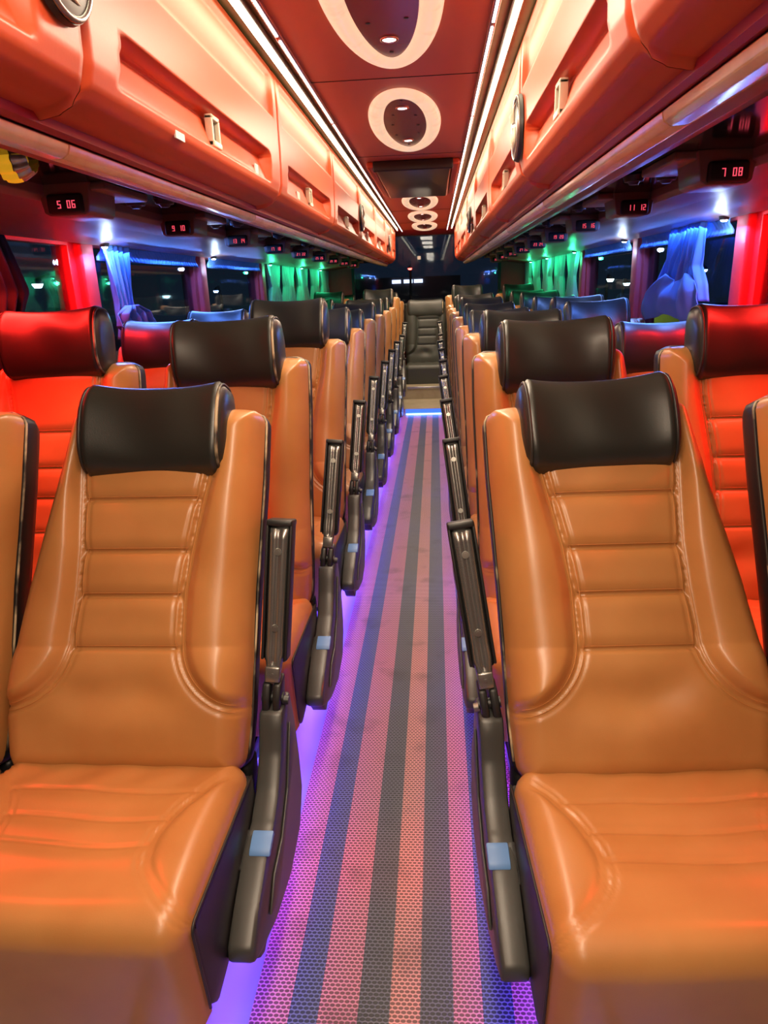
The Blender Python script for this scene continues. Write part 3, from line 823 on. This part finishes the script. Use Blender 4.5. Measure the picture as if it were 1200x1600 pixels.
    for z in (L-.055, .155):
        sw = MB(); sw.disc((0, -.013, z), (0, -1, 0), .0085, .004, 16, .0075); sw.disc((0, -.017, z), (0, -1, 0), .0045, .0012, 6); sw.o('screw', SCREW, arm, smooth='auto')
    br = MB(); br.box(-.016, .016, -.024, -.006, .038, .072, .003); br.disc((0, -.024, .055), (0, -1, 0), .0042, .0015, 12); br.o('bracket', CHAN, arm, smooth='auto')
    pv = MB()
    for q in (-1, 1):
        pv.prism([( -.022+.0, -.035), (-.028, .0), (-.024, .035), (.02, .05), (.03, .0), (.02, -.035)], q*.0115-.0085, q*.0115+.0085, 'x', .005)
    pv.tube([(-.024, 0, 0), (.024, 0, 0)], .012, 14)
    pv.o('pivot_lobes', PAD, arm, smooth='auto')
    kb = MB(); kb.disc((a*.022, .0, -.005), (a, 0, 0), .011, .012, 16, .009); kb.o('pivot_knob', PAD if s < 0 else SCREW, arm, smooth='auto')
    return root

def setup_seat(root, x, y, z, recl, hdz, label, group, armdeg=None, tilt=0, hx=0, yaw=0):
    root.location = (x, y, z); root.rotation_euler.z = math.radians(yaw); tag(root, label, 'bus seat', group)
    r = math.radians(recl)
    for c in root.children:
        nm = c.name.split('.')[0]
        if nm == 'backrest': c.rotation_euler = (-r, 0, 0)
        if nm == 'headrest':
            hz = LB-.052+hdz; yy, zz_ = -.060, hz
            c.location = (hx, yy*math.cos(r)+zz_*math.sin(r), .412+zz_*math.cos(r)-yy*math.sin(r))
            c.rotation_euler = (-r-math.radians(0), math.radians(tilt), 0)
        if nm == 'armrest' and armdeg is not None: c.rotation_euler = (-math.radians(armdeg[0]), math.radians(armdeg[1]), 0)
protos = {}
for s in (-1, 1):
    for ai in (1, 0): protos[(s, ai)] = make_seat(s, ai, TAN)
used = set()
#        left aisle: (recline, headrest lift), left window, right aisle, right window
RECL = [((25.5, 0), (22, 0), (28, .0), (22, 0)),
        ((7, .065), (9, .11), (8, .035), (8, .06)),
        ((14, .11), (12, .04), (8, .03), (12, -.03)),
        ((16, .05), (12, .05), (18, .02), (14, .04)),
        ((10, .0), (14, .02), (14, .02), (12, .04)),
        ((14, .03), (12, .02), (14, .04), (14, .03)),
        ((15, .04), (12, .03), (14, .05), (12, .05)),
        ((15, .03), (12, .03), (13, .02), (12, .05)),
        ((12, .03), (12, .02), (12, .04), (12, .03))]
ROWN = ['first', 'second', 'third', 'fourth', 'fifth', 'sixth', 'seventh', 'eighth', 'ninth']
for k in range(9):
    for j, (s, ai) in enumerate(((-1, 1), (-1, 0), (1, 1), (1, 0))):
        p = protos[(s, ai)]
        o = p if (s, ai) not in used else copy_tree(p)
        used.add((s, ai))
        rc, hl = RECL[k][j]
        nm = 'left' if s < 0 else 'right'
        if ai: lb = 'tan seat with black headrest and raised armrest, %s row %s of the aisle' % (ROWN[k], nm)
        else: lb = 'tan leather window seat with black headrest, %s row against the %s windows' % (ROWN[k], nm)
        if k == 1 and not ai: lb = 'tan leather window seat glowing red under red light, second row on the %s' % nm
        if k == 2 and not ai: lb = 'window seat with blue-lit headrest, third row on the %s' % nm
        x = (-.535 if s < 0 else .505)+s*(0 if ai else .532)
        setup_seat(o, x+(.014 if k == 0 and s > 0 else 0), 1.2+.8*k, .075 if k == 8 else 0, rc, hl, lb, 'tan seats %s of the aisle' % nm, yaw=(3.2 if k == 0 else 1.2) if s > 0 else 0, hx=-s*.05-(.05 if k == 3 and s > 0 and not ai else 0), armdeg=(16+((k*37) % 5-2)*.6, (4.5 if s < 0 else -7.5)+((k*53) % 3-1)*.5), tilt=[0, -1.2, .6][k % 3] if s < 0 else [-1.5, -.6, .8][k % 3])
# rear bench: four tan places and the dark one facing the aisle
SYM[0] = True
cen = make_seat(-1, 0, GREYL, black=True)
SYM[0] = False
setup_seat(cen, 0, 8.93, -.03, 8, -.02, 'dark grey centre seat at the rear end of the aisle', 'rear row seats')
for x, s, hl, lb in ((-.548, -1, .05, 'rear row seat just left of the dark centre seat'), (.548, 1, .06, 'rear row seat just right of the dark centre seat'), (-1.078, -1, .04, 'rear row seat in the left corner'), (1.078, 1, .04, 'rear row seat in the right corner')):
    o = copy_tree(protos[(s, 0)]); setup_seat(o, x, 8.86, .0, 8, hl, 'tan leather '+lb, 'rear row seats', hx=-s*.05)
for o in cen.children:
    if o.name.startswith('headrest'): o.scale = (1.42, 1, 1)

# ================================================================== OUTSIDE, seen through the panes
g = MB().box(-40, 40, -10, 60, -1.0, -.95).o('ground', mat('asphalt', (.03, .03, .033), .8)); struct(g)
def lamp(name, loc, r, col, st, label, pole=True):
    t = empty(name, loc, label, 'street lamp', 'lamps outside')
    MB().disc((0, 0, 0), (0, 0, -1), r*1.1, r*.5, 20, r).o('lamp_head', PAD, t, smooth='auto')
    MB().disc((0, 0, -r*.5), (0, 0, -1), r, r*.7, 20, r*.6).o('lamp_lens', emis('street_lens', col, st), t, smooth='auto')
    MB().tube([(0, 0, 0), (0, .2, .05), (0, .35, -.2), (0, .35, -loc[2]-.95)], .04, 8).o('pole', DARK, t, True)
lamp('street_lamp', (-4.40, 8.0, 1.56), 0.060, (.6, 1, .95), 40, 'pale teal lamp outside the first left window, left one')
lamp('street_lamp', (-4.15, 8.1, 1.58), 0.054, (.7, 1, 1), 40, 'pale teal lamp outside the first left window, right one')
lamp('street_lamp', (-5.1, 17.0, 1.42), 0.060, (.4, .6, 1), 40, 'blue lamp outside the third left window')
lamp('street_lamp', (4.7, 19.5, 1.36), 0.096, (.8, 1, .8), 30, 'pale green lamp outside the second right window')
lamp('street_lamp', (5.0, 19.0, 1.24), 0.084, (.9, 1, .9), 25, 'white lamp outside the second right window, lower one')
lamp('street_lamp', (4.4, 12.0, 1.45), 0.048, (.9, 1, .95), 30, 'white lamp outside the nearest right window')
lamp('street_lamp', (-.70, 24, 1.90), 0.072, (1, .05, .03), 30, 'red lamp beyond the rear window')
sh = empty('reflection_stand_in', (-1.05, 30, -.95), 'made-up low building whose white strips stand for a reflection in the rear window', 'building')  # added block; its white strips stand for a reflection in the rear glass
MB().box(-2.2, 2.2, 0, 3, 0, 2.6).o('wall', FOOT, sh)
for x in (-.60, -.12, .30): MB().box(x, x+.36, -.06, 0, 2.36, 2.50).o('reflected_strip', emis('reflected_strip_glow', (.9, .85, 1), 3), sh)
vn = empty('parked_van', (4.35, 16.5, -.95), 'yellow green van parked outside the second right window', 'van')
MB().prism([(-2.0, .4), (-2.0, 1.0), (-1.5, 1.72), (2.2, 1.72), (2.3, .4)], -.9, .9, 'x', .06).o('van_body', mat('lime_paint', (.55, .62, .06), .35), vn, smooth='auto')
for yy in (-1.3, 1.4):
    for xx_ in (-.92, .80): MB().disc((xx_, yy, .38), (1, 0, 0), .38, .14, 24).o('wheel', PAD, vn, smooth='auto')
MB().box(-.92, -.90, -1.1, 1.9, 1.10, 1.55, .005).o('van_windows', DARK, vn)
area('van_fill_light', (3.0, 14.5, 3.0), .5, .5, 160, (1, .95, .8), (math.radians(40), math.radians(30), 0))  # added fill so the van shows in the dark; no lamp is built here
